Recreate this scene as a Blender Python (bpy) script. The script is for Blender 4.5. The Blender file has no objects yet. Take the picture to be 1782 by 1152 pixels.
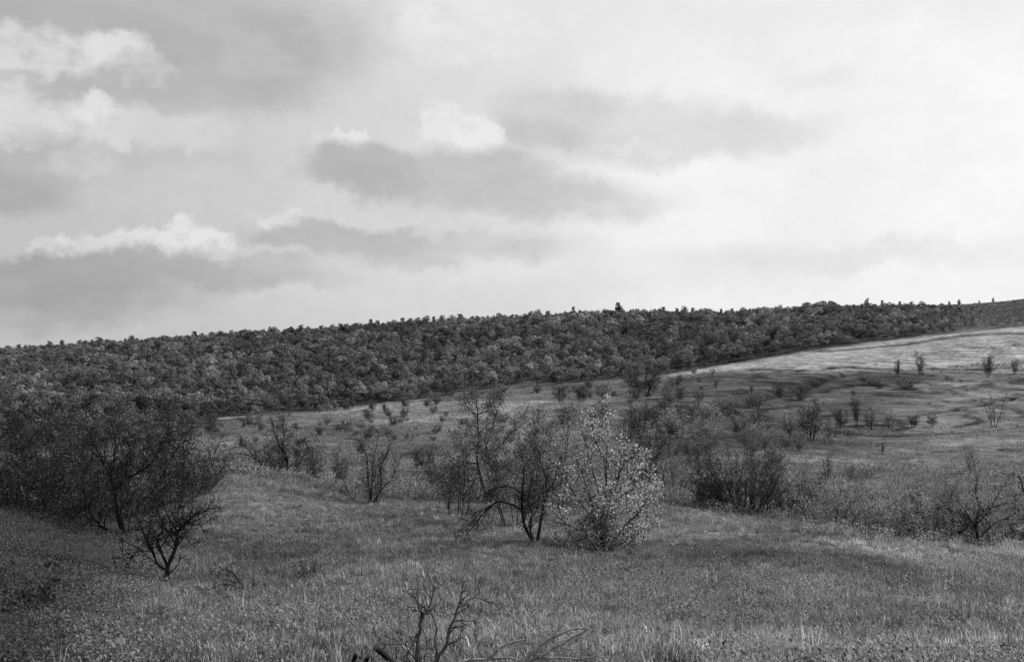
import bpy, math, random
import numpy as np
from mathutils import Vector

SC = bpy.context.scene
COL = SC.collection
R = math.radians
F = 1782 * 35.0 / 36.0            # focal length of the photograph in its pixels
CU, CR = 891.0, 576.0

# ------------------------------------------------------------------ camera
cam_d = bpy.data.cameras.new('camera'); cam_d.lens = 35; cam_d.sensor_width = 36
cam_d.clip_start = 0.05; cam_d.clip_end = 6000
cam = bpy.data.objects.new('camera', cam_d); COL.objects.link(cam)
cam.location = (0, 0, 0); cam.rotation_euler = (R(90), 0, 0)
SC.camera = cam

# ------------------------------------------------------------------ sun, exposure
SUN_AZ, SUN_EL = R(74), R(36)      # azimuth to the right of +Y
sun_d = bpy.data.lights.new('sun', 'SUN'); sun_d.energy = 5.0; sun_d.angle = R(1.5)
sun_d.color = (1, 1, 1)
sun = bpy.data.objects.new('sun', sun_d); COL.objects.link(sun)
sun.rotation_euler = (R(90) - SUN_EL, 0, -SUN_AZ + math.pi)
sd = Vector((math.sin(SUN_AZ) * math.cos(SUN_EL), math.cos(SUN_AZ) * math.cos(SUN_EL), math.sin(SUN_EL)))
sun.rotation_euler = (-sd).to_track_quat('-Z', 'Y').to_euler()
vs = SC.view_settings
vs.view_transform = 'Standard'; vs.look = 'None'; vs.exposure = 0.0; vs.gamma = 1.0
vs.use_curve_mapping = False

# ------------------------------------------------------------------ world: pale sky with broken cloud
def lin(s):
    c = s / 255.0
    return c / 12.92 if c <= 0.04045 else ((c + 0.055) / 1.055) ** 2.4

world = bpy.data.worlds.new('World'); SC.world = world; world.use_nodes = True
wt = world.node_tree; wt.nodes.clear()
WS = 0.1
class NB:
    """tiny node helper"""
    def __init__(s, t): s.t = t
    def n(s, typ, **kw):
        nd = s.t.nodes.new(typ)
        for k, v in kw.items(): setattr(nd, k, v)
        return nd
    def put(s, sock, v):
        if isinstance(v, bpy.types.NodeSocket): s.t.links.new(v, sock)
        elif v is not None: sock.default_value = v
    def math(s, op, a, b=None, c=None, clamp=False):
        nd = s.n('ShaderNodeMath', operation=op, use_clamp=clamp)
        s.put(nd.inputs[0], a); s.put(nd.inputs[1], b)
        if c is not None: s.put(nd.inputs[2], c)
        return nd.outputs[0]
    def vmath(s, op, a, b=None, out=0):
        nd = s.n('ShaderNodeVectorMath', operation=op)
        s.put(nd.inputs[0], a); s.put(nd.inputs[1], b)
        return nd.outputs[out]
    def noise(s, vec, scale, detail=4, rough=0.55, out=0, dist=0.0):
        nd = s.n('ShaderNodeTexNoise'); s.put(nd.inputs['Vector'], vec)
        nd.inputs['Scale'].default_value = scale; nd.inputs['Detail'].default_value = detail
        nd.inputs['Roughness'].default_value = rough; nd.inputs['Distortion'].default_value = dist
        return nd.outputs[out]
    def remap(s, v, a, b, c, d, smooth=False):
        nd = s.n('ShaderNodeMapRange')
        if smooth: nd.interpolation_type = 'SMOOTHSTEP'
        s.put(nd.inputs['Value'], v)
        for k, x in zip(('From Min', 'From Max', 'To Min', 'To Max'), (a, b, c, d)): s.put(nd.inputs[k], x)
        return nd.outputs[0]
    def mixf(s, f, a, b):
        nd = s.n('ShaderNodeMix', data_type='FLOAT')
        s.put(nd.inputs[0], f); s.put(nd.inputs[2], a); s.put(nd.inputs[3], b)
        return nd.outputs[0]

W = NB(wt)
tc = W.n('ShaderNodeTexCoord').outputs['Generated']
sep = W.n('ShaderNodeSeparateXYZ'); W.put(sep.inputs[0], tc)
az = W.math('ARCTAN2', sep.outputs[0], sep.outputs[1])
el = W.math('ARCSINE', sep.outputs[2])
comb = W.n('ShaderNodeCombineXYZ'); W.put(comb.inputs[0], az); W.put(comb.inputs[1], el)
pos = comb.outputs[0]
def azel(u, r):
    x, z = (u - CU) / F, (CR - r) / F
    return math.atan2(x, 1), math.asin(z / math.sqrt(x * x + 1 + z * z))
# billowy displacement of the cloud coordinates: coarse for all, fine for the edges
n1 = W.vmath('SUBTRACT', W.noise(tc, 9, 6, 0.62, out=1), (0.5, 0.5, 0.5))
n2 = W.vmath('SUBTRACT', W.noise(tc, 42, 6, 0.6, out=1), (0.5, 0.5, 0.5))
def scl(v, k): return W.vmath('MULTIPLY', v, (k, k, 0.0))
pos_soft = W.vmath('ADD', W.vmath('ADD', pos, scl(n1, 0.075)), scl(n2, 0.022))
pos_puff = W.vmath('ADD', W.vmath('ADD', pos, scl(n1, 0.030)), scl(n2, 0.046))
sky = W.n('ShaderNodeTexSky'); sky.sky_type = 'NISHITA'; sky.sun_disc = False
sky.sun_elevation = SUN_EL; sky.sun_rotation = SUN_AZ
bw = W.n('ShaderNodeRGBToBW'); W.put(bw.inputs[0], sky.outputs[0])
clear = W.math('MULTIPLY', bw.outputs[0], 0.1 )
# thin veil of cloud, brighter towards the sun
glow = W.math('MULTIPLY', W.vmath('DOT_PRODUCT', tc, tuple(azv for azv in (math.sin(R(34)) * math.cos(R(14)), math.cos(R(34)) * math.cos(R(14)), math.sin(R(14)))), out=1), 1.0)
veil = W.remap(glow, 0.52, 0.97, lin(200), lin(245), True)
V = W.mixf(0.86, clear, veil)
V = W.math('MINIMUM', V, 0.93)
curd = W.remap(W.noise(W.vmath('MULTIPLY', tc, (1, 1, 1.5)), 34, 6, 0.62), .34, .56, .42, 1.0, True)
soften = W.remap(W.noise(W.vmath('MULTIPLY', tc, (1, 1, 2.2)), 13, 7, 0.6), .34, .58, .66, 1.0, True)
# (u, row, half width, half height, grey 0-255, opacity, soft 0-1, puffy?)
BL = [
 (120, 190, 46, 18, 206, .6, .6, 1), (345, 205, 36, 14, 208, .5, .6, 1), (250, 150, 90, 10, 196, .5, .6, 1), (330, 262, 60, 10, 200, .5, .7, 1), (680, 212, 60, 16, 216, .5, .7, 1), (1000, 170, 60, 12, 218, .5, .7, 1), (470, 320, 120, 14, 206, .5, .8, 1), (180, 350, 150, 18, 202, .5, .8, 1),
 (1560, 240, 480, 340, 246, .95, .9, 0), (1480, 12, 520, 30, 236, .7, .9, 0),
 (1500, 440, 330, 26, 229, .8, .8, 0), (1620, 500, 420, 26, 241, .8, .8, 0), (1100, 470, 260, 40, 226, .6, .9, 0),
 (760, 520, 330, 40, 215, .6, .9, 0), (330, 560, 330, 30, 205, .6, .9, 0),
 # greys, upper left
 (390, 75, 250, 100, 176, .85, .75, 0), (90, 45, 190, 55, 180, .8, .7, 0), (230, 150, 240, 42, 184, .75, .7, 0),
 (60, 262, 170, 48, 184, .8, .7, 0), (5, 330, 110, 40, 172, .8, .7, 0), (250, 280, 160, 22, 192, .6, .8, 0),
 # whites, upper left
 (70, 92, 130, 38, 222, .9, .5, 1), (205, 88, 60, 34, 226, .9, .5, 1), (255, 120, 60, 22, 205, .7, .6, 1),
 (15, 195, 85, 52, 220, .9, .5, 1), (170, 212, 95, 42, 220, .9, .45, 1), (168, 184, 34, 24, 228, .9, .4, 1),
 (300, 236, 110, 30, 213, .8, .6, 1), (60, 240, 80, 14, 206, .6, .6, 1),
 (150, 285, 60, 22, 212, .6, .7, 1), (430, 60, 50, 12, 192, .5, .7, 1),
 # top middle
 (810, 48, 130, 56, 236, .85, .6, 1), (1080, 130, 70, 56, 239, .85, .6, 1), (1190, 90, 150, 56, 239, .8, .7, 1),
 (905, 140, 60, 26, 226, .7, .6, 1), (1430, 134, 70, 18, 231, .6, .8, 0),
 # long grey bank right of the middle
 (960, 205, 110, 58, 208, .8, .6, 0), (1100, 225, 210, 52, 211, .85, .6, 0), (1260, 232, 170, 38, 218, .8, .7, 0),
 (940, 235, 90, 26, 198, .6, .6, 0),
 # white heads
 (790, 262, 80, 32, 226, .85, .5, 1), (764, 212, 34, 30, 236, .95, .35, 1), (828, 236, 44, 36, 239, .95, .35, 1),
 (1120, 254, 70, 12, 229, .7, .6, 1), (900, 285, 80, 14, 214, .6, .6, 1),
 # central cloud: white rim, then the flat grey base laid over it
 (600, 268, 62, 34, 224, .9, .35, 1), (622, 242, 32, 18, 233, .95, .3, 1), (552, 296, 26, 26, 216, .8, .35, 1),
 (650, 298, 112, 46, 184, .95, .40, 0), (790, 312, 190, 50, 190, .8, .6, 0), (930, 350, 230, 42, 196, .8, .7, 0),
  (640, 322, 110, 18, 181, .5, .8, 0),
 (560, 372, 130, 16, 216, .8, .5, 1), (492, 384, 38, 16, 226, .9, .35, 1), (730, 380, 70, 12, 212, .6, .6, 1),
 (580, 412, 165, 24, 182, .9, .4, 0), (740, 428, 230, 26, 196, .8, .7, 0), (740, 400, 30, 10, 214, .7, .5, 1),
 # low bank at the left
 (330, 424, 66, 32, 230, .95, .35, 1), (246, 420, 52, 26, 226, .95, .35, 1), (150, 428, 70, 20, 218, .9, .35, 1),
 (84, 432, 40, 16, 222, .9, .35, 1), (395, 446, 60, 12, 206, .7, .5, 1),
 (90, 476, 230, 40, 166, .92, .45, 0), (330, 480, 250, 28, 178, .85, .6, 0), (70, 520, 260, 46, 168, .8, .7, 0),
 (470, 455, 90, 12, 190, .7, .6, 0),
]
for (u, r_, hw, hh, g, op, soft, puff) in BL:
    a0, e0 = azel(u, r_)
    k = 1.0 / F * math.cos(a0); soft = min(1.0, soft * 1.12)
    off = W.vmath('SUBTRACT', pos_puff if puff else pos_soft, (a0, e0, 0))
    q = W.vmath('MULTIPLY', off, (1 / (hw * k * math.cos(a0)), 1 / (hh * k), 0))
    ln = W.vmath('LENGTH', q, out=1)
    m = W.remap(ln, 1 - 0.62 * soft, 1 + 0.62 * soft, op, 0.0, True)
    m = W.math('MULTIPLY', m, curd if puff else soften)
    g = g if puff or g > 215 else g - 1
    V = W.mixf(m, V, lin(g))
# general mottling everywhere, also behind the camera
mot = W.noise(tc, 5.5, 7, 0.55)
V = W.math('MULTIPLY', V, W.remap(mot, 0.3, 0.7, 0.94, 1.05))
fine = W.noise(tc, 60, 4, 0.6)
V = W.math('MULTIPLY', V, W.remap(fine, 0.3, 0.7, 0.985, 1.015))
V = W.math('MULTIPLY', V, 1.0 / WS)
bg = W.n('ShaderNodeBackground'); bg.inputs['Strength'].default_value = WS
W.put(bg.inputs[0], V)
wo = W.n('ShaderNodeOutputWorld'); wt.links.new(bg.outputs[0], wo.inputs[0])
world.cycles.sampling_method = 'MANUAL'; world.cycles.sample_map_resolution = 512

# ------------------------------------------------------------------ noise and terrain height
def _hash(ix, iy, seed):
    h = (ix.astype(np.int64) * 374761393 + iy.astype(np.int64) * 668265263 + seed * 974634777) & 0xffffffff
    h = ((h ^ (h >> 13)) * 1274126177) & 0xffffffff
    return ((h ^ (h >> 16)) & 0xffff) / 65535.0
def vnoise(x, y, seed=0):
    ix, iy = np.floor(x), np.floor(y); fx, fy = x - ix, y - iy
    fx = fx * fx * (3 - 2 * fx); fy = fy * fy * (3 - 2 * fy)
    a, b = _hash(ix, iy, seed), _hash(ix + 1, iy, seed)
    c, d = _hash(ix, iy + 1, seed), _hash(ix + 1, iy + 1, seed)
    return (a + (b - a) * fx) * (1 - fy) + (c + (d - c) * fx) * fy
def fbm(x, y, o=4, seed=0):
    s, a, t = 0, 1.0, 0
    for i in range(o):
        s = s + a * (vnoise(x, y, seed + i * 7) - 0.5); t += a; a *= 0.5; x = x * 2.03 + 11.3; y = y * 2.03 + 5.7
    return s / t * 2
def sstep(a, b, v):
    t = np.clip((v - a) / (b - a), 0, 1); return t * t * (3 - 2 * t)

ST = [6, 9, 13, 18, 25, 29, 35, 42, 50, 75, 110, 160, 220, 300, 400, 500, 600, 750, 1300]
TB = {  # photo column: the photo row on which the ground lies at each distance ST
 -400: [1180, 1040, 960, 900, 860, 850, 845, 838, 830, 800, 775, 755, 740, 715, 678, 653, 640, 665, 700],
 0:    [1270, 1100, 1010, 942, 896, 884, 872, 856, 838, 800, 768, 745, 726, 700, 655, 628, 612, 640, 690],
 200:  [1295, 1128, 1045, 985, 936, 914, 886, 862, 842, 798, 764, 744, 730, 718, 650, 617, 600, 630, 690],
 400:  [1305, 1138, 1062, 1004, 930, 888, 838, 814, 836, 798, 764, 744, 730, 716, 640, 603, 585, 620, 690],
 500:  [1305, 1138, 1064, 1006, 938, 902, 856, 830, 850, 796, 760, 741, 727, 712, 634, 597, 579, 617, 690],
 600:  [1305, 1138, 1064, 1008, 945, 912, 872, 850, 852, 792, 756, 738, 724, 708, 627, 590, 573, 615, 690],
 760:  [1305, 1140, 1066, 1010, 950, 922, 886, 862, 838, 788, 752, 728, 710, 692, 616, 580, 563, 610, 690],
 900:  [1305, 1140, 1066, 1010, 950, 924, 890, 862, 836, 786, 750, 724, 702, 676, 608, 572, 555, 605, 690],
 1080: [1305, 1140, 1066, 1012, 956, 928, 892, 864, 838, 790, 748, 712, 684, 660, 600, 565, 546, 600, 690],
 1250: [1305, 1140, 1068, 1012, 958, 930, 904, 876, 846, 794, 748, 704, 672, 638, 590, 562, 548, 600, 690],
 1400: [1305, 1140, 1068, 1014, 950, 928, 922, 896, 858, 802, 756, 710, 666, 614, 575, 552, 541, 600, 690],
 1550: [1305, 1140, 1068, 1016, 962, 944, 952, 912, 868, 808, 762, 714, 660, 595, 563, 545, 536, 595, 690],
 1700: [1305, 1140, 1068, 1020, 970, 954, 966, 920, 872, 806, 758, 706, 648, 574, 550, 538, 530, 590, 680],
 1900: [1305, 1140, 1070, 1024, 980, 964, 970, 922, 872, 802, 748, 692, 632, 556, 530, 516, 508, 560, 660],
 2300: [1305, 1140, 1070, 1026, 985, 966, 950, 910, 868, 792, 736, 676, 612, 535, 505, 490, 480, 530, 640],
}
def pchip(x, y, xn):
    x = np.asarray(x, float); y = np.asarray(y, float); h = np.diff(x); d = np.diff(y) / h
    m = np.zeros_like(y); m[0] = d[0]; m[-1] = d[-1]
    for i in range(1, len(x) - 1):
        if d[i - 1] * d[i] > 0:
            w1, w2 = 2 * h[i] + h[i - 1], h[i] + 2 * h[i - 1]
            m[i] = (w1 + w2) / (w1 / d[i - 1] + w2 / d[i])
    i = np.clip(np.searchsorted(x, xn) - 1, 0, len(h) - 1)
    t = (xn - x[i]) / h[i]
    return ((2*t**3 - 3*t**2 + 1) * y[i] + (t**3 - 2*t**2 + t) * h[i] * m[i] + (-2*t**3 + 3*t**2) * y[i+1] + (t**3 - t**2) * h[i] * m[i+1])
LY = np.linspace(math.log(6), math.log(1300), 500)
UU = np.linspace(-400, 2300, 271)
_cols = np.array([pchip(np.log(ST), TB[k], LY) for k in sorted(TB)])
ROWG = np.array([pchip(sorted(TB), _cols[:, j], UU) for j in range(len(LY))]).T      # [u, y]
def base_row(u, Y):
    fu = np.clip((u + 400) / 10, 0, 269.999); fy = np.clip((np.log(np.maximum(Y, 6)) - LY[0]) / (LY[1] - LY[0]), 0, 498.999)
    iu, iy = fu.astype(int), fy.astype(int); a, b = fu - iu, fy - iy
    return (ROWG[iu, iy]*(1-a)*(1-b) + ROWG[iu+1, iy]*a*(1-b) + ROWG[iu, iy+1]*(1-a)*b + ROWG[iu+1, iy+1]*a*b)
TRENCH = []      # filled below: (points xy, width m, depth m)
def H(x, Y, trench=True):
    x = np.asarray(x, float); Y = np.asarray(Y, float); Yc = np.clip(Y, 6, 1300)
    u = CU + F * x / Yc
    z = (CR - base_row(u, Yc)) / F * Yc
    t = np.clip(Y / 6, 0, 1)
    z = np.where(Y < 6, -1.65 * (1 - t) + z * t, z)
    z = np.where(Y < 0, -1.65 + (-Y) * 0.12, z)
    z = np.where(Y > 1300, z - (Y - 1300) * 0.05, z)
    # sheep terraces of the right hand slope
    m = sstep(1180, 1420, u) * sstep(70, 105, Y) * (1 - sstep(240, 300, Y)) * 0.65
    m2 = sstep(300, 500, u) * sstep(60, 90, Y) * (1 - sstep(270, 300, Y)) * (1 - sstep(1180, 1420, u)) * 0.6
    zz = z + 0.6 * fbm(x / 22, Y / 22, 3, 5) + 0.012 * x
    s = 0.62; ph = zz / s; fr = ph - np.floor(ph)
    st = (sstep(0.0, 0.22, fr) - fr) * s
    z = z + st * (m + m2) * (0.3 + 1.3 * sstep(.25, .7, vnoise(x / 26, Y / 10, 9)))
    amp = sstep(2, 14, Y)
    z = z + amp * (0.10 * fbm(x / 3.2, Y / 3.2, 3, 21) + 0.05 * fbm(x / 0.8, Y / 0.8, 2, 31))
    z = z + sstep(50, 120, Y) * (1 - sstep(560, 600, Y)) * 0.9 * fbm(x / 34, Y / 34, 3, 41)
    if trench:
        for pts, w, dep in TRENCH:
            dmin = np.full(x.shape, 1e9)
            for (ax, ay), (bx, by) in zip(pts[:-1], pts[1:]):
                vx, vy = bx - ax, by - ay; L2 = vx * vx + vy * vy + 1e-9
                tt = np.clip(((x - ax) * vx + (Y - ay) * vy) / L2, 0, 1)
                dmin = np.minimum(dmin, np.hypot(x - ax - tt * vx, Y - ay - tt * vy))
            z = z - dep * np.exp(-(dmin / w) ** 2 * 1.4)
    return z
_YS = np.geomspace(7, 1290, 2600)
def G(u, row):
    """ground point seen at pixel (u, row)"""
    xs = (u - CU) / F * _YS; rr = CR - H(xs, _YS, False) / _YS * F
    i = int(np.argmax(rr <= row)) if (rr <= row).any() else len(_YS) - 1
    Y = float(_YS[i]); x = (u - CU) / F * Y
    return Vector((x, Y, float(H(x, Y))))
def at(u, Y):
    x = (u - CU) / F * Y
    return Vector((x, Y, float(H(x, Y))))
def px2w(u, row, Y): return Vector(((u - CU) / F * Y, Y, (CR - row) / F * Y))
for px, w, dep in [
    ([(1300, 641), (1400, 643), (1480, 640), (1560, 644), (1700, 641), (1800, 641), (1900, 638)], 1.6, 1.3),
    ([(1270, 704), (1350, 686), (1420, 662), (1490, 646)], 2.2, 1.7),
    ([(1360, 684), (1480, 670), (1590, 664)], 1.6, 1.1),
    ([(1495, 660), (1540, 671), (1590, 677)], 1.0, .9),
    ([(1430, 611), (1600, 595), (1790, 580)], 1.8, 1.1),
    ([(560, 725), (650, 712), (760, 697), (860, 696)], 1.6, .3),
    ([(690, 791), (755, 795)], .8, .6), ([(1430, 832), (1475, 836), (1520, 824)], .5, .5),
    ([(1590, 790), (1680, 780), (1782, 784)], .5, .4), ([(1560, 760), (1700, 752), (1800, 740)], .6, .4),
    ([(1600, 722), (1700, 706), (1800, 690)], .8, .5), ([(1150, 706), (1260, 712)], .8, .5),
    ([(1180, 668), (1300, 664), (1400, 668)], .9, .6), ([(1200, 690), (1290, 684)], .9, .6)]:
    pp = [G(*p) for p in px]; TRENCH.append(([(p.x, p.y) for p in pp], w, dep))

# ------------------------------------------------------------------ materials
def mat(name):
    m = bpy.data.materials.new(name); m.use_nodes = True; m.node_tree.nodes.clear()
    return m, NB(m.node_tree)
def gray(N, v):
    c = N.n('ShaderNodeCombineColor')
    for i in range(3): N.put(c.inputs[i], v)
    return c.outputs[0]
def principled(N, val, rough=0.85, bump=None, spec=0.2):
    p = N.n('ShaderNodeBsdfPrincipled'); N.put(p.inputs['Base Color'], gray(N, val))
    N.put(p.inputs['Roughness'], rough); N.put(p.inputs['Specular IOR Level'], spec)
    if bump is not None: N.put(p.inputs['Normal'], bump)
    return p.outputs[0]
def out(N, sh):
    o = N.n('ShaderNodeOutputMaterial'); N.t.links.new(sh, o.inputs[0])
def ground_mat():
    m, N = mat('meadow_soil')
    g = N.n('ShaderNodeNewGeometry').outputs['Position']
    strk = N.noise(N.vmath('MULTIPLY', g, (.05, .42, 2.2)), 1.0, 6, .65)
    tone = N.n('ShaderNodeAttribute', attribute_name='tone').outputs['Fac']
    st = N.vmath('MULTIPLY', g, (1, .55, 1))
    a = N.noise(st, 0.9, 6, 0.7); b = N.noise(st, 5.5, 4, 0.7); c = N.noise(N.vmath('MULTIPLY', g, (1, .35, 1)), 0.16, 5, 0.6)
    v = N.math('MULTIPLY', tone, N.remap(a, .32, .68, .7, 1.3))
    v = N.math('MULTIPLY', v, N.remap(b, .3, .7, .6, 1.4))
    v = N.math('MULTIPLY', v, N.remap(c, .35, .65, .75, 1.25))
    v = N.math('MULTIPLY', v, N.remap(strk, .36, .64, .68, 1.32))
    v = N.math('MULTIPLY', v, 1.15)
    bp = N.n('ShaderNodeBump'); bp.inputs['Strength'].default_value = 0.9; bp.inputs['Distance'].default_value = 0.25
    N.put(bp.inputs['Height'], N.math('ADD', a, N.math('MULTIPLY', b, .4)))
    out(N, principled(N, v, 1.0, bp.outputs[0], 0.0)); return m
def leaf_mat(name, lo, hi, inst=False, trans=0.35, rough=0.6, spec=0.3):
    m, N = mat(name)
    rnd = N.n('ShaderNodeNewGeometry').outputs['Random Per Island']
    v = N.remap(rnd, 0, 1, lo, hi)
    if inst:
        t = N.n('ShaderNodeAttribute', attribute_name='tone'); t.attribute_type = 'INSTANCER'
        v = N.math('MULTIPLY', v, t.outputs['Fac'])
    else:
        o = N.n('ShaderNodeObjectInfo').outputs['Random']
        v = N.math('MULTIPLY', v, N.remap(o, 0, 1, .82, 1.2))
    p = principled(N, v, rough, None, spec)
    tr = N.n('ShaderNodeBsdfTranslucent'); N.put(tr.inputs[0], gray(N, N.math('MULTIPLY', v, 1.1)))
    mx = N.n('ShaderNodeMixShader'); mx.inputs[0].default_value = trans
    N.t.links.new(p, mx.inputs[1]); N.t.links.new(tr.outputs[0], mx.inputs[2])
    out(N, mx.outputs[0]); return m
def bark_mat(name, v0):
    m, N = mat(name)
    g = N.n('ShaderNodeTexCoord').outputs['Object']
    a = N.noise(N.vmath('MULTIPLY', g, (1, 1, .3)), 22, 5, .7)
    bp = N.n('ShaderNodeBump'); bp.inputs['Strength'].default_value = .6; bp.inputs['Distance'].default_value = .02
    N.put(bp.inputs['Height'], a)
    out(N, principled(N, N.math('MULTIPLY', N.remap(a, .3, .7, .55, 1.6), v0), .9, bp.outputs[0], .1)); return m
M = dict(
    ground=ground_mat(),
    grass=leaf_mat('grass_blades', .04, .43, True, .35, .8, .1),
    bark=bark_mat('dark_bark', .017), bark_pale=bark_mat('pale_bark', .22), twig=bark_mat('twig_bark', .02), dead=bark_mat('dead_wood', .085),
    deadpale=bark_mat('weathered_wood', .26),
    dark=leaf_mat('dark_leaves', .022, .11), mid=leaf_mat('spring_leaves', .06, .22), light=leaf_mat('pale_spring_leaves', .12, .36),
    silver=leaf_mat('silvery_leaves', .08, .85, False, .3), shade=leaf_mat('deep_green_leaves', .012, .05),
    wood=leaf_mat('wood_leaves', .09, .26, False, .25, .9, .05), wood_i=leaf_mat('wood_leaves_far', .09, .28, True, .25, .9, .05),
    ridge=leaf_mat('ridge_leaves', .02, .06, False, .1, .9, .05),
    straw=leaf_mat('dry_straw', .15, .55, False, .3, .8, .1),
)

# ------------------------------------------------------------------ object helpers
def tag(o, label=None, cat=None, group=None, kind=None):
    if label: o['label'] = label
    if cat: o['category'] = cat
    if group: o['group'] = group
    if kind: o['kind'] = kind
    return o
def mesh_np(name, V, Fq, mats, n=4, smooth=False):
    """fast mesh from arrays, all faces n-gons"""
    V = np.asarray(V, np.float32).reshape(-1, 3); Fq = np.asarray(Fq, np.int32).reshape(-1, n)
    me = bpy.data.meshes.new(name); me.vertices.add(len(V)); me.vertices.foreach_set('co', V.ravel())
    me.loops.add(Fq.size); me.loops.foreach_set('vertex_index', Fq.ravel())
    me.polygons.add(len(Fq)); me.polygons.foreach_set('loop_start', np.arange(0, Fq.size, n, dtype=np.int32))
    me.update(calc_edges=True)
    if smooth: me.polygons.foreach_set('use_smooth', np.ones(len(Fq), bool))
    for m in (mats if isinstance(mats, (list, tuple)) else [mats]): me.materials.append(m)
    return me
def link(name, me, parent=None):
    o = bpy.data.objects.new(name, me); COL.objects.link(o)
    if parent: o.parent = parent
    return o
def empty(name, loc):
    o = bpy.data.objects.new(name, None); COL.objects.link(o); o.location = loc; o.empty_display_size = .3
    return o
def copy_tree(root, name=None):
    c = root.copy(); COL.objects.link(c)
    for ch in root.children:
        d = ch.copy(); COL.objects.link(d); d.parent = c
    return c

# ------------------------------------------------------------------ terrain sheet
u_ax = np.linspace(-380, 2160, 560)
y_ax = np.concatenate([np.geomspace(5.0, 60, 300), np.geomspace(60, 320, 420)[1:], np.geomspace(320, 640, 110)[1:], np.geomspace(640, 1290, 24)[1:]])
UG, YG = np.meshgrid(u_ax, y_ax); XG = (UG - CU) / F * YG; ZG = H(XG, YG)
nr, nc = UG.shape
idx = np.arange(nr * nc).reshape(nr, nc)
q1 = np.stack([idx[:-1, :-1], idx[:-1, 1:], idx[1:, 1:], idx[1:, :-1]], -1).reshape(-1, 4)
# coarse surroundings where the fine sheet does not reach
cx = np.linspace(-2600, 2600, 261); cy = np.concatenate([np.linspace(-400, 40, 90), np.linspace(50, 2600, 200)])
CX, CY = np.meshgrid(cx, cy)
# narrow columns close to the camera
cx2 = np.concatenate([-np.geomspace(2600, 4, 120), np.linspace(-3.6, 3.6, 9), np.geomspace(4, 2600, 120)])
CX, CY = np.meshgrid(cx2, cy); CZ = H(CX, CY, False) - 0.12
def inside(X, Y):
    uu = CU + F * X / np.maximum(Y, .01)
    return (Y > 6) & (Y < 1270) & (uu > -330) & (uu < 2110)
inn = inside(CX, CY); ci = np.arange(CX.size).reshape(CX.shape) + nr * nc
keep = ~(inn[:-1, :-1] & inn[:-1, 1:] & inn[1:, 1:] & inn[1:, :-1])
q2 = np.stack([ci[:-1, :-1], ci[:-1, 1:], ci[1:, 1:], ci[1:, :-1]], -1)[keep]
allx = np.concatenate([XG.ravel(), CX.ravel()]); ally = np.concatenate([YG.ravel(), CY.ravel()]); allz = np.concatenate([ZG.ravel(), CZ.ravel()])
me = mesh_np('meadow_ground', np.stack([allx, ally, allz], -1), np.concatenate([q1, q2]), M['ground'], 4, True)
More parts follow.
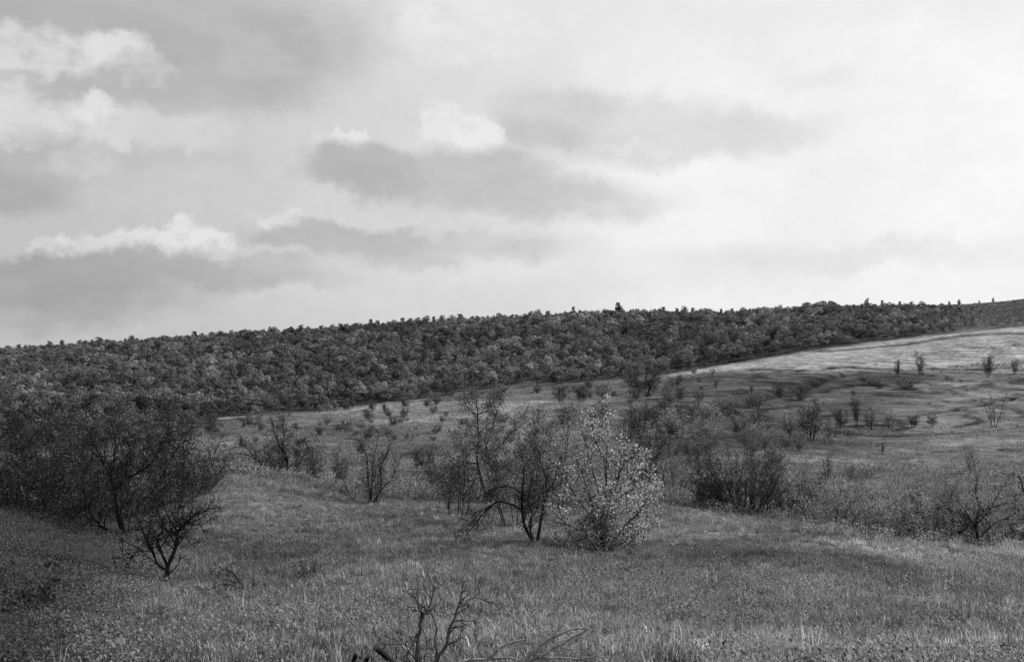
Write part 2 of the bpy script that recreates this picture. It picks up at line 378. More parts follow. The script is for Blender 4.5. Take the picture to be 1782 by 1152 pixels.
# ground tone of each zone (dry grass, green turf, wood floor)
def edge_row(u):      # row of the lower edge of the wood
    return np.interp(u, [-400, 0, 300, 380, 480, 560, 620, 760, 800, 900, 1000, 1150, 1300, 1450, 1600, 1782, 2200],
                        [800, 792, 775, 728, 720, 716, 706, 692, 684, 670, 666, 652, 629, 604, 585, 566, 548])
def cover(x, Y):
    Yc = np.clip(Y, 6, 1300); u = CU + F * x / Yc; r = CR - H(x, Yc, False) / Yc * F
    t = 0.065 + 0 * x
    t = np.where(Y > 28, 0.105, t)
    patch = fbm(x / 14, Y / 18, 4, 61)
    t = t * (1 + 0.6 * patch)
    # mown pale field high on the right
    fld = sstep(1120, 1300, u) * (1 - sstep(640, 652, r - 0 * u)) * sstep(0, 1, (r - edge_row(u)) / 4)
    fld = np.maximum(fld, sstep(1130, 1200, u) * np.exp(-((r - edge_row(u) - 4) / 4.0) ** 2) * (u < 1400))
    t = t * (1 - .30 * sstep(1120, 1200, u) * (1 - sstep(1500, 1620, u)) * sstep(645, 660, r) * (1 - sstep(770, 800, r)))
    t = t + fld * (0.155 + 0.01 * patch)
    # dry slope below it
    t = t + 0.025 * sstep(1450, 1700, u) * sstep(648, 670, r) * (1 - sstep(780, 840, r))
    t = t + 0.0 * sstep(1250, 1500, u) * sstep(770, 800, r) * (1 - sstep(860, 900, r))
    # pale track and strip under the wood on the left
    tr = np.exp(-((r - np.interp(u, [380, 560, 760, 950, 1100], [728, 719, 699, 700, 702])) / 1.6) ** 2) * (u > 340) * (u < 960)
    t = t + 0.08 * tr
    t = t + 0.05 * sstep(560, 640, u) * (1 - sstep(900, 1000, u)) * sstep(690, 705, r) * (1 - sstep(745, 770, r))
    # tone darker along the ruts and cuts, and on the terrace risers
    for pts, w, dep in TRENCH:
        dmin = np.full(np.shape(x), 1e9)
        for (ax, ay), (bx, by) in zip(pts[:-1], pts[1:]):
            vx, vy = bx - ax, by - ay; tt = np.clip(((x - ax) * vx + (Y - ay) * vy) / (vx * vx + vy * vy + 1e-9), 0, 1)
            dmin = np.minimum(dmin, np.hypot(x - ax - tt * vx, Y - ay - tt * vy))
        if dep > .35: t = t * (1 - .8 * np.exp(-(dmin / (w * 1.3)) ** 2))
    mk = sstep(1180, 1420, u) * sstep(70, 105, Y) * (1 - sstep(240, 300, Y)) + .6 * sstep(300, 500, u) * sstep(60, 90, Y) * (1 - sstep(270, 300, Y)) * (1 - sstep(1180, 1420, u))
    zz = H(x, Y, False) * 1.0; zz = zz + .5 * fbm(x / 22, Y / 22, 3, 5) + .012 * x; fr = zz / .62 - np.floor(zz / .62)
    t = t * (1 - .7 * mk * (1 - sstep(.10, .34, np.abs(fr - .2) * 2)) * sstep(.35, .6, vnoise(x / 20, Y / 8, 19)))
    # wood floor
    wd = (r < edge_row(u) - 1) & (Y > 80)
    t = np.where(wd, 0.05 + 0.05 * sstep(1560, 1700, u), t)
    # upper left bank: tone darker towards the left
    t = t * (1 - 0.65 * (1 - sstep(90, 340, u)) * (1 - sstep(26, 32, Y)))
    return np.clip(t, 0.02, 0.4)
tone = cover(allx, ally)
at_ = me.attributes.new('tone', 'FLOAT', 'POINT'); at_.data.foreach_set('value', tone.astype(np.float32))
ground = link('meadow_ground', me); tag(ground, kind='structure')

# ------------------------------------------------------------------ instanced growth by geometry nodes
def scatter(name, P, rotz, scl, kinds, tones, protos, tilt=None):
    """one object; point cloud mesh carrying instances of the unlinked prototype meshes"""
    me = bpy.data.meshes.new(name); me.vertices.add(len(P)); me.vertices.foreach_set('co', np.asarray(P, np.float32).ravel())
    def attr(n, ty, v, key='value'):
        a = me.attributes.new(n, ty, 'POINT'); a.data.foreach_set(key, v)
    rot = np.zeros((len(P), 3), np.float32); rot[:, 2] = rotz
    if tilt is not None: rot[:, :2] = tilt
    attr('rot', 'FLOAT_VECTOR', rot.ravel(), 'vector')
    s3 = np.asarray(scl, np.float32)
    if s3.ndim == 1: s3 = np.repeat(s3[:, None], 3, 1)
    attr('scl', 'FLOAT_VECTOR', s3.ravel(), 'vector'); attr('kindex', 'INT', np.asarray(kinds, np.int32))
    attr('tone', 'FLOAT', np.asarray(tones, np.float32))
    col = bpy.data.collections.new(name + '_sources')
    for i, pm in enumerate(protos):
        col.objects.link(bpy.data.objects.new('%s_source_%02d' % (name, i), pm))
    o = link(name, me)
    ng = bpy.data.node_groups.new(name, 'GeometryNodeTree')
    ng.interface.new_socket('Geometry', in_out='INPUT', socket_type='NodeSocketGeometry')
    ng.interface.new_socket('Geometry', in_out='OUTPUT', socket_type='NodeSocketGeometry')
    gi, go = ng.nodes.new('NodeGroupInput'), ng.nodes.new('NodeGroupOutput')
    ci_ = ng.nodes.new('GeometryNodeCollectionInfo'); ci_.inputs[0].default_value = col
    ci_.inputs['Separate Children'].default_value = True; ci_.inputs['Reset Children'].default_value = True
    ip = ng.nodes.new('GeometryNodeInstanceOnPoints'); ip.inputs['Pick Instance'].default_value = True
    def na(n, ty):
        a = ng.nodes.new('GeometryNodeInputNamedAttribute'); a.data_type = ty; a.inputs[0].default_value = n
        return [s for s in a.outputs if s.enabled][0]
    L = ng.links.new
    L(gi.outputs[0], ip.inputs['Points']); L(ci_.outputs[0], ip.inputs['Instance'])
    L(na('kindex', 'INT'), ip.inputs['Instance Index']); L(na('rot', 'FLOAT_VECTOR'), ip.inputs['Rotation'])
    L(na('scl', 'FLOAT_VECTOR'), ip.inputs['Scale']); L(ip.outputs[0], go.inputs[0])
    md = o.modifiers.new('growth', 'NODES'); md.node_group = ng
    return o

def tuft_mesh(name, rng, n, h, w, spread, lean, m):
    V, Fq = [], []
    for i in range(n):
        a = rng.uniform(0, 2 * math.pi); r0 = spread * rng.random() ** .5; b = rng.uniform(0, 2 * math.pi)
        hh = h * rng.uniform(.45, 1.1); ln = lean * rng.uniform(.2, 1.2); c = rng.uniform(0, 2 * math.pi)
        base = np.array([r0 * math.cos(a), r0 * math.sin(a), -0.03]); d = np.array([math.cos(b), math.sin(b), 0]); s = np.array([math.cos(c), math.sin(c), 0]) * w * .5
        k = len(V); p1 = base + d * ln * hh * .35 + np.array([0, 0, hh * .6]); p2 = base + d * ln * hh + np.array([0, 0, hh * (1 - .25 * ln)])
        V += [base - s, base + s, p1 + s * .8, p1 - s * .8, p2 + s * .12, p2 - s * .12]
        Fq += [(k, k + 1, k + 2, k + 3), (k + 3, k + 2, k + 4, k + 5)]
    return mesh_np(name, V, Fq, m)
def leafy_mesh(name, rng, n, h, rad, size, m):
    V, Fq = [], []
    for i in range(n):
        a = rng.uniform(0, 6.28); r0 = rad * rng.random() ** .5
        c = np.array([r0 * math.cos(a), r0 * math.sin(a), h * rng.random() ** .7]); t = rng.uniform(0, 6.28); e = rng.uniform(-.3, 1.0)
        d = np.array([math.cos(t) * math.cos(e), math.sin(t) * math.cos(e), math.sin(e)]); s = np.array([-math.sin(t), math.cos(t), rng.uniform(-.4, .4)])
        L = size * rng.uniform(.6, 1.3); k = len(V)
        V += [c, c + d * L * .5 + s * L * .28, c + d * L, c + d * L * .5 - s * L * .28]; Fq += [(k, k + 1, k + 2, k + 3)]
    return mesh_np(name, V, Fq, m)

rs = np.random.RandomState(7); rnd = random.Random(11)
near = [tuft_mesh('grass_tuft_%d' % i, rnd, 26, rnd.uniform(.10, .175), .009, .13, rnd.uniform(.3, .9), M['grass']) for i in range(5)]
near += [leafy_mesh('herb_%d' % i, rnd, 60, .13, .18, .036, M['grass']) for i in range(2)]
near += [tuft_mesh('tall_grass_%d' % i, rnd, 9, .30, .006, .08, .6, M['grass']) for i in range(2)]
far = [tuft_mesh('far_tuft_%d' % i, rnd, 24, rnd.uniform(.18, .30), .028, .38, .7, M['grass']) for i in range(4)]
far += [leafy_mesh('far_herb_%d' % i, rnd, 80, .26, .5, .085, M['grass']) for i in range(3)]
def spread_pts(y0, y1, dens, margin=240):
    a0, a1 = (-margin - CU) / F, (1782 + margin - CU) / F
    N_ = int(dens * (a1 - a0) * .5 * (y1 * y1 - y0 * y0))
    Y = np.sqrt(rs.uniform(y0 * y0, y1 * y1, N_)); a = rs.uniform(a0, a1, N_)
    return a * Y, Y
def blank(x, Y, lo, hi, sc, seed): return fbm(x / sc, Y / sc, 3, seed) > rs.uniform(lo, hi, len(x))
PX, PY, KK, SS, TT = [], [], [], [], []
for (y0, y1, dens) in [(5.5, 14, 105), (14, 24, 66), (24, 40, 30)]:
    x, Y = spread_pts(y0, y1, dens); k = blank(x, Y, -.9, .1, .9, 71); x, Y = x[k], Y[k]
    u = CU + F * x / Y; herb = rs.rand(len(x)) < (0.12 + 0.5 * (1 - sstep(120, 380, u)) + .25 * (fbm(x / 2.5, Y / 2.5, 2, 91) > .25))
    kd = np.where(herb, rs.randint(5, 7, len(x)), rs.randint(0, 5, len(x)))
    kd = np.where(rs.rand(len(x)) < .035, rs.randint(7, 9, len(x)), kd)
    t = 1.0 + .75 * fbm(x / 2.4, Y / 3.2, 4, 81) + .3 * fbm(x / 18, Y / 12, 2, 83); t = t * np.where(rs.rand(len(x)) < .10, rs.uniform(1.3, 2.2, len(x)), rs.uniform(.4, 1.35, len(x)))
    t = np.where(herb, np.minimum(t, .8), t); ub = u + 90 * fbm(x / 1.6, Y / 1.6, 3, 87) - 60 * (Y - 15) / 10; t = t * (.34 + .66 * sstep(60, 340, ub)) * (1 + .25 * sstep(900, 1700, u))
    # paler dry grass along the lip of the bank on the right
    t = t * (1 + 0.5 * sstep(1350, 1560, u) * sstep(21, 26, Y) * (1 - sstep(31, 33, Y)))
    PX.append(x); PY.append(Y); KK.append(kd); TT.append(t); SS.append(rs.uniform(.55, 1.25, len(x)) * (1 + .25 * fbm(x / 2, Y / 2, 2, 85)))
x, Y, kd, t, s = map(np.concatenate, (PX, PY, KK, TT, SS))
g = scatter('meadow_grass', np.stack([x, Y, H(x, Y)], -1), rs.uniform(0, 6.28, len(x)), s, kd, np.clip(t, .3, 4), near)
tag(g, kind='stuff')
PX, PY, KK, SS, TT = [], [], [], [], []
for (y0, y1, dens) in [(38, 70, 5), (70, 130, 1.5), (130, 300, .22)]:
    x, Y = spread_pts(y0, y1, dens); k = blank(x, Y, -.9, .1, 5, 72); x, Y = x[k], Y[k]
    u = CU + F * x / Y; r = CR - H(x, Y) / Y * F; k = (r > edge_row(u) + 2); x, Y, u = x[k], Y[k], u[k]
    dry = sstep(1300, 1600, u) * (Y > 75)
    kd = np.where(rs.rand(len(x)) < .35, rs.randint(4, 7, len(x)), rs.randint(0, 4, len(x)))
    t = cover(x, Y) / .115 * (.9 + .4 * fbm(x / 8, Y / 8, 3, 82)) * rs.uniform(.6, 1.35, len(x))
    k = (rs.rand(len(x)) > dry * .7) & ~((Y > 180) & (u > 1150) & (rs.rand(len(x)) < .7))
    x, Y, kd, t = x[k], Y[k], kd[k], t[k]
    PX.append(x); PY.append(Y); KK.append(kd); TT.append(t); SS.append(rs.uniform(.6, 1.3, len(x)) * (1 + Y / 300))
x, Y, kd, t, s = map(np.concatenate, (PX, PY, KK, TT, SS))
g = scatter('valley_grass', np.stack([x, Y, H(x, Y)], -1), rs.uniform(0, 6.28, len(x)), s, kd, np.clip(t, .3, 4), far)
tag(g, kind='stuff')

# ------------------------------------------------------------------ trees: geometry
class Acc:
    def __init__(s): s.V = []; s.F = []
    def tube(s, pts, r0, r1, sides=4):
        n = len(pts); prev = None; k0 = len(s.V)
        for i, p in enumerate(pts):
            t = (pts[min(i + 1, n - 1)] - pts[max(i - 1, 0)])
            if t.length < 1e-6: t = Vector((0, 0, 1))
            t.normalize()
            if prev is None: prev = t.orthogonal().normalized()
            else:
                prev = prev - t * prev.dot(t)
                prev = prev.normalized() if prev.length > 1e-5 else t.orthogonal().normalized()
            b = t.cross(prev); f = i / (n - 1); r = r0 + (r1 - r0) * f
            for j in range(sides):
                a = 2 * math.pi * j / sides
                s.V.append(p + prev * (r * math.cos(a)) + b * (r * math.sin(a)))
        for i in range(n - 1):
            for j in range(sides):
                a, b2 = k0 + i * sides + j, k0 + i * sides + (j + 1) % sides
                s.F.append((a, b2, b2 + sides, a + sides))
    def build(s, name, m, parent=None, smooth=True):
        me = mesh_np(name, [tuple(v) for v in s.V], s.F, m, 4, smooth)
        return link(name, me, parent) if parent is not None else me
def rvec(rng):
    while True:
        v = Vector((rng.uniform(-1, 1), rng.uniform(-1, 1), rng.uniform(-1, 1)))
        if .05 < v.length < 1: return v.normalized()
def smooth_line(pts, seg=3):
    if len(pts) < 3: return pts
    o = []
    for i in range(len(pts) - 1):
        p0, p1, p2, p3 = pts[max(i-1, 0)], pts[i], pts[i+1], pts[min(i+2, len(pts)-1)]
        for j in range(seg):
            t = j / seg
            o.append(.5 * ((2*p1) + (p2-p0)*t + (2*p0-5*p1+4*p2-p3)*t*t + (3*p1-p0-3*p2+p3)*t**3))
    o.append(pts[-1]); return o
def wander(rng, p, d, L, n, up, jit):
    pts = [p.copy()]; d = d.normalized()
    for i in range(n):
        d = (d + rvec(rng) * jit + Vector((0, 0, up))).normalized(); p = p + d * (L / n); pts.append(p.copy())
    return pts
def spawn(rng, acc, line, r, P, level, leaves):
    """side shoots of a limb; P per level: (spacing, length, up, jitter, sides)"""
    if level >= len(P['lv']): return
    sp, L0, up, jit, sides = P['lv'][level]
    length = sum((b - a).length for a, b in zip(line[:-1], line[1:]))
    n = max(1, int(length / sp * (1 - P.get('t0', .15))))
    for i in range(n):
        f = P.get('t0', .15) + (1 - P.get('t0', .15)) * (i + rng.random()) / n if level == 0 else rng.uniform(.12, 1)
        f = min(f, .999); x = f * (len(line) - 1); k = int(x); p = line[k].lerp(line[k + 1], x - k)
        t = (line[k + 1] - line[k]).normalized(); s = rvec(rng); s = (s - t * s.dot(t)).normalized()
        ang = rng.uniform(.45, 1.15); d = t * math.cos(ang) + s * math.sin(ang)
        L = L0 * rng.uniform(.45, 1.25) * (1 - .35 * f)
        rr = max(P['rmin'] * 1.35, r * (1 - .6 * f) * .5)
        ch = wander(rng, p, d, L, 3 if level else 4, up, jit)
        acc.tube(ch, rr, P['rmin'] * .9, sides)
        if level + 1 == len(P['lv']) or rng.random() < .5: leaves.append(ch)
        spawn(rng, acc, ch, rr, P, level + 1, leaves)
def leaf_np(seed, lines, per, size, jitter, aspect=.5, droop=0.0):
    per *= MUL; size *= SZ
    r = np.random.RandomState(seed); C = []
    A = np.array([[tuple(l[0]), tuple(l[len(l)//2]), tuple(l[-1])] for l in lines]); N_ = len(A)
    cnt = r.poisson(per, N_); ii = np.repeat(np.arange(N_), cnt); f = r.rand(len(ii)) * 2
    a = np.where(f[:, None] < 1, A[ii, 0] + (A[ii, 1] - A[ii, 0]) * np.minimum(f, 1)[:, None], A[ii, 1] + (A[ii, 2] - A[ii, 1]) * np.clip(f - 1, 0, 1)[:, None])
    n = len(a); c = a + r.normal(0, jitter, (n, 3)); d = r.normal(0, 1, (n, 3)); d[:, 2] -= droop; d /= np.linalg.norm(d, axis=1)[:, None]
    s = np.cross(d, r.normal(0, 1, (n, 3))); s /= np.linalg.norm(s, axis=1)[:, None] + 1e-9
    L = size * r.uniform(.5, 1.35, n)[:, None]
    V_ = np.stack([c, c + d * L * .5 + s * L * aspect * .5, c + d * L, c + d * L * .5 - s * L * aspect * .5], 1).reshape(-1, 3)
    return V_, np.arange(4 * n).reshape(n, 4)

MUL, SZ = 3.4, 1.25
TWIG = dict(lv=[(.20, .75, .05, .22, 4), (.11, .34, .03, .3, 3)], rmin=.0042, t0=.15)
def hand_tree(name, base_px, limbs, label, cat='tree', group=None, trunk=None, P=TWIG, leaves=('mid', 4, .05, .05), depth=.55, seed=1, Y=None, bark='bark', part='branch', sides=6, extra=None, under=None):
    """limbs: list of (pixel polyline, r0, r1) following the photograph; depth gives them their spread towards and away"""
    rng = random.Random(seed)
    b = at(base_px[0], Y) if Y else G(*base_px); Yb = b.y
    root = empty(name, b); tag(root, label, cat, group)
    hrow = CR - b.z / Yb * F
    ph = rng.uniform(0, 6)
    def w(u, r_):
        hh = max(0, (hrow - r_) / F * Yb); du = (u - base_px[0]) / F * Yb
        dy = depth * min(1, hh / 1.2) * (math.sin(du * 2.1 + ph) + .5 * math.sin(hh * 2.9 + du * 1.3 + ph * 2))
        p = px2w(u, r_, Yb + dy)
        return p - b
    tw = Acc(); lv = []
    for i, (pl, r0, r1) in enumerate(limbs):
        line = [w(*p) for p in pl]
        if i < (trunk or 1): line[0].z -= .12
        line = smooth_line(line)
        jit = .012
        line = [line[0]] + [p + rvec(rng) * jit for p in line[1:-1]] + [line[-1]]
        a = Acc(); a.tube(line, r0, r1, sides)
        a.build('trunk' if (i < (trunk or 1)) else part, M[bark], root)
        spawn(rng, tw, line, r0, dict(P, t0=.45 if i < (trunk or 1) else .15), 0, lv)
    if extra: extra(rng, root, tw, lv, P)
    tag(tw.build('twigs', M['twig'] if bark != 'deadpale' else M['deadpale'], root, False), kind='stuff')
    if leaves and lv:
        v, f = leaf_np(seed + 5, lv, leaves[1], leaves[2], leaves[3])
        tag(link('leaves', mesh_np('leaves', v, f, M[leaves[0]]), root), kind='stuff')
    if under:
        v, f = leaf_np(seed + 9, lv, under[1], under[2], under[3])
        tag(link('inner_leaves', mesh_np('inner_leaves', v, f, M[under[0]]), root), kind='stuff')
    return root
def shrub_parts(root, seed, h, w, nst, leaves, P, base_r=.12, bark='bark', curve=.12, lean=(0, 0), r0=.018, fan=1.0, part='stem', sides=5, twigmat='twig'):
    rng = random.Random(seed); tw = Acc(); lv = []
    for i in range(nst):
        a = 2 * math.pi * (i + rng.random()) / nst; rr = base_r * rng.random() ** .5
        p = Vector((rr * math.cos(a), rr * math.sin(a), -.06)); sp = fan * (w / 2) / h * rng.uniform(.15, 1.1)
        d = Vector((math.cos(a) * sp + lean[0], math.sin(a) * sp + lean[1], 1)); L = h * rng.uniform(.62, 1.02) * (1 + .25 * sp)
        line = wander(rng, p, d, L, 6, .05, curve); a_ = Acc(); rb = r0 * rng.uniform(.6, 1.2); a_.tube(line, rb, rb * .25, sides)
        a_.build(part, M[bark], root); spawn(rng, tw, line, rb, P, 0, lv)
    tag(tw.build('twigs', M[twigmat], root, False), kind='stuff')
    if leaves:
        v, f = leaf_np(seed + 3, lv, leaves[1], leaves[2], leaves[3])
        tag(link('leaves', mesh_np('leaves', v, f, M[leaves[0]]), root), kind='stuff')
def shrub(name, loc, seed, h, w, nst, label, leaves=('mid', 4, .05, .05), cat='shrub', group=None, P=None, **kw):
    root = empty(name, loc); tag(root, label, cat, group)
    k = h / 2.5
    P = P or dict(lv=[(.22 * max(k, .6), .28 * h, .06, .22, 4), (.13 * max(k, .6), .13 * h, .04, .3, 3)], rmin=.0045 * max(1, k))
    shrub_parts(root, seed, h, w, nst, leaves, P, **kw); return root

# ------------------------------------------------------------------ the wood on the far hillside
def crown_mesh(name, seed, m, h=5.0, rad=2.6, nf=700, lumps=10, fs=.5, core=False):
    r = np.random.RandomState(seed); C = []
    cs = [(r.normal(0, rad * .42), r.normal(0, rad * .42), h * r.uniform(.22, .78), rad * r.uniform(.34, .58)) for _ in range(lumps)]
    cs.append((0, 0, h * .80, rad * .5))
    if core: cs = [(r.normal(0, rad * .12), r.normal(0, rad * .12), h * f, rad * (1.0 - .55 * f) * r.uniform(.85, 1.15)) for f in (.12, .3, .45, .6, .75, .88)] + [(rad * .5, 0, h * .35, rad * .5), (-rad * .45, 0, h * .5, rad * .4)]
    V_, F_ = [], []
    tot = sum(c[3] ** 2 for c in cs)
    for (x0, y0, z0, rr) in cs:
        n = int(nf * rr * rr / tot); d = r.normal(0, 1, (n, 3)); d /= np.linalg.norm(d, axis=1)[:, None]; d[:, 2] = np.where(d[:, 2] < -.3, -d[:, 2] * .5, d[:, 2])
        c = np.array([x0, y0, z0]) + d * (rr * r.uniform(.72, 1.08, n))[:, None] * np.array([1, 1, .85])
        nn = d + r.normal(0, .55, (n, 3)); nn /= np.linalg.norm(nn, axis=1)[:, None]
        a = np.cross(nn, r.normal(0, 1, (n, 3))); a /= np.linalg.norm(a, axis=1)[:, None]; b = np.cross(nn, a); L = (fs * r.uniform(.5, 1.2, n))[:, None] * .5
        k = len(V_) * 0
        q = np.stack([c - a * L, c - b * L * .8, c + a * L, c + b * L * .8], 1).reshape(-1, 3); V_.append(q)
    V_ = np.concatenate(V_); return mesh_np(name, V_, np.arange(len(V_)).reshape(-1, 4), m)
def trunk_mesh(name, seed, h):
    rng = random.Random(seed); a = Acc()
    a.tube(wander(rng, Vector((0, 0, -.3)), Vector((0, 0, 1)), h * .6, 4, .2, .12), .11, .05, 5)
    for i in range(4):
        d = rvec(rng); d.z = abs(d.z) + .5
        a.tube(wander(rng, Vector((0, 0, h * rng.uniform(.2, .45))), d, h * .42, 3, .1, .2), .06, .02, 3)
    return a.build(name, M['bark'])
NV = 6
crowns = [crown_mesh('crown_%d' % i, 100 + i, M['wood'], 5 + (i % 3) * .5, 2.2 + .2 * (i % 2)) for i in range(NV)]
crowns_i = []
for c in crowns:
    d = c.copy(); d.materials.clear(); d.materials.append(M['wood_i']); crowns_i.append(d)
rcrowns = []
for i in range(4):
    rcrowns.append(crown_mesh('ridge_crown_%d' % i, 140 + i, M['ridge'], 4.6, (1.9, 1.5, 2.2, 1.4)[i], 520, 7, .5, core=True))
M['wood_dark'] = leaf_mat('wood_leaves_dark', .035, .12, False, .25, .9, .05)
crowns_d = []
for c in crowns:
    d = c.copy(); d.materials.clear(); d.materials.append(M['wood_dark']); crowns_d.append(d)
trunks = [trunk_mesh('wood_trunk_%d' % i, 120 + i, 5.2) for i in range(NV)]
def wood_tree(name, loc, s, k, label, group, crown=None, cat='tree'):
    root = empty(name, loc); tag(root, label, cat, group)
    root.rotation_euler.z = rnd.uniform(0, 6.28); root.scale = s if isinstance(s, tuple) else (s, s, s)
    link('trunk', trunks[k % NV], root); link('crown', crown or crowns[k % NV], root); return root
# candidate places on a jittered grid
gx = np.arange(-560, 560, 3.6); gy = np.arange(80, 640, 3.6); GX, GY = np.meshgrid(gx, gy)
GX = GX.ravel() + rs.uniform(-1.7, 1.7, GX.size); GY = GY.ravel() + rs.uniform(-1.7, 1.7, GY.size)
u = CU + F * GX / GY; r = CR - H(GX, GY) / GY * F
ok = (u > -260) & (u < 2040) & (r < edge_row(u) - 1 + 15 * (fbm(GX / 11, GY / 11, 3, 77) - .12) * (1 - .75 * sstep(1180, 1260, u)))
# the wood thins into grass towards the right hand crest
ok &= ~((u > 1600) & (rs.rand(len(u)) < sstep(1600, 1720, u) * 1.0)) 
ok &= ~((u > 1090) & (u < 1420) & (GY > 492) & (GY < 520) & (fbm(GX / 20, GY / 20, 2, 99) > -.25))
ok &= rs.rand(len(u)) > .10
ok &= GY < 586
GX, GY, u, r = GX[ok], GY[ok], u[ok], r[ok]; GZ = H(GX, GY)
size = rs.choice([.42, .55, .66, .78, .95], len(GX), p=[.2, .25, .3, .17, .08]) * rs.uniform(.85, 1.15, len(GX)) * (1 - .55 * sstep(1440, 1680, u)) * (1 + .18 * fbm(GX / 25, GY / 25, 2, 55)); size *= np.where(GY > 540, .78, 1.08) * np.where(GY > 565, .75, 1) * np.where(GY < 240, .45 + .55 * np.clip((GY - 80) / 160, 0, 1), 1)
order = np.argsort(GY + np.where((u < 0) | (u > 1782), 9999, 0) + np.where(u < 380, np.maximum(0, 300 - GY) + 60, 0))
NEAR_N = 155
near_i = set(order[:NEAR_N].tolist())
def wood_zone(uu):
    if uu < 380: return 'rounded leafy tree of the hillside wood, seen just over the dark left thicket', 'wood trees over the left thicket'
    if uu < 760: return 'rounded leafy tree at the lower edge of the wood, above the grassy mound', 'lower wood trees above the mound'
    if uu < 1150: return 'rounded leafy tree at the lower edge of the wood, above slender tree and silvery shrub', 'lower wood trees in the middle'
    return 'rounded leafy tree of the wood bordering the top of the pale field at right', 'wood trees along the pale field'
for n_, i in enumerate(order[:NEAR_N]):
    wood_tree('wood_tree', (GX[i], GY[i], GZ[i]), float(size[i]), n_, *wood_zone(u[i]), (crowns_d if rnd.random() < .5 else crowns)[n_ % NV])
rest = np.array([i for i in range(len(GX)) if i not in near_i])
wt_tone = 1.0 + .5 * fbm(GX / 30, GY / 40, 3, 57); wt_tone = wt_tone * np.where(GY < 250, .55, 1); wt_tone = wt_tone * rs.choice([.4, .65, .9, 1.2, 1.8], len(GX), p=[.12, .25, .33, .22, .08])
g = scatter('hillside_wood', np.stack([GX, GY, GZ], -1)[rest], rs.uniform(0, 6.28, len(rest)), size[rest], rs.randint(0, NV, len(rest)), wt_tone[rest], crowns_i)
tag(g, kind='stuff')
# ridge line trees
uu = -90.0; rid = []
while uu < 1640:
    rid.append(uu); uu += rnd.choice([8, 11, 14, 19, 12])
for n_, uu in enumerate(rid):
    p = at(uu, rnd.uniform(586, 597)); p.z -= .3; s = rnd.choice([.7, .8, .9, 1.05, 1.2]) * (1 if uu < 1350 else .8) * rnd.uniform(.85, 1.1)
    wood_tree('ridge_tree', p, (s * rnd.uniform(.9, 1.9), s * 1.1, s * rnd.uniform(.62, 1.05)), n_, *((('small dark tree on the skyline above the left thicket', 'crest trees above the left thicket') if uu < 380 else ('small dark tree on the skyline between the left thicket and the tallest crest tree', 'crest trees of the middle') if uu < 1070 else ('small dark tree on the skyline right of the tallest crest tree', 'crest trees on the right'))), rcrowns[n_ % 4])
for (uu, s, lab) in [(1075, (1.7, 1.6, 1.5), 'tallest tree on the ridge crest, rising in a point above the middle of the skyline'),
                     (1508, (.95, .95, 1.35), 'narrow pointed tree sticking up from the right part of the ridge crest'),
                     (1535, (.9, .9, 1.05), 'broad dark tree on the ridge crest just right of the narrow pointed tree'),
                     (1652, (.5, .5, .62), 'lone small round tree on the bare crest right of where the wood ends'),
                     (1669, (.75, .75, .8), 'low spreading dark tree on the bare crest beside the lone small round tree'),
                     (1704, (.4, .4, .5), 'small bush on the open crest near the right edge, left of the last one'),
                     (1728, (.5, .4, .75), 'last little tree on the crest before the right edge of the view')]:
    wood_tree('ridge_tree', at(uu, 595), s, int(uu), lab, None, rcrowns[int(uu) % 4])
# low scrub covering the open right hand crest
x, Y = rs.uniform(120, 420, 22000), rs.uniform(300, 600, 22000); u = CU + F * x / Y; r = CR - H(x, Y) / Y * F
k = (u > 1560) & (u < 2000) & (r < edge_row(u) - 2) & (rs.rand(len(u)) < .8); x, Y = x[k], Y[k]
g = scatter('hilltop_scrub', np.stack([x, Y, H(x, Y)], -1), rs.uniform(0, 6.28, len(x)), np.stack([rs.uniform(.12, .32, len(x))] * 2 + [rs.uniform(.07, .15, len(x))], -1), rs.randint(0, NV, len(x)), rs.uniform(.8, 1.4, len(x)), crowns_i)
tag(g, kind='stuff')

# ------------------------------------------------------------------ the trees and shrubs of the foreground
def z1(*pts): return [(.4444 * x, 640 + .4444 * y) for x, y in pts]
def z2(*pts): return [(550 + .479 * x, 600 + .479 * y) for x, y in pts]
def z3(*pts): return [(1140 + .479 * x, 600 + .479 * y) for x, y in pts]
def fan_extra(seed, n, h, w, base_r=.3, leaves=None, r0=.016):
    def f(rng, root, tw, lv, P):
        for i in range(n):
            a = rng.uniform(0, 6.28); sp = (w / 2) / h * rng.uniform(.1, 1)
            p = Vector((rng.uniform(-base_r, base_r), rng.uniform(-base_r, base_r), -.05))
            line = wander(rng, p, Vector((math.cos(a) * sp, math.sin(a) * sp, 1)), h * rng.uniform(.55, 1), 5, .03, .14)
            A = Acc(); A.tube(line, r0 * rng.uniform(.6, 1.2), .004, 5); A.build('stem', M['bark'], root); spawn(rng, tw, line, r0, P, 0, lv)
    return f
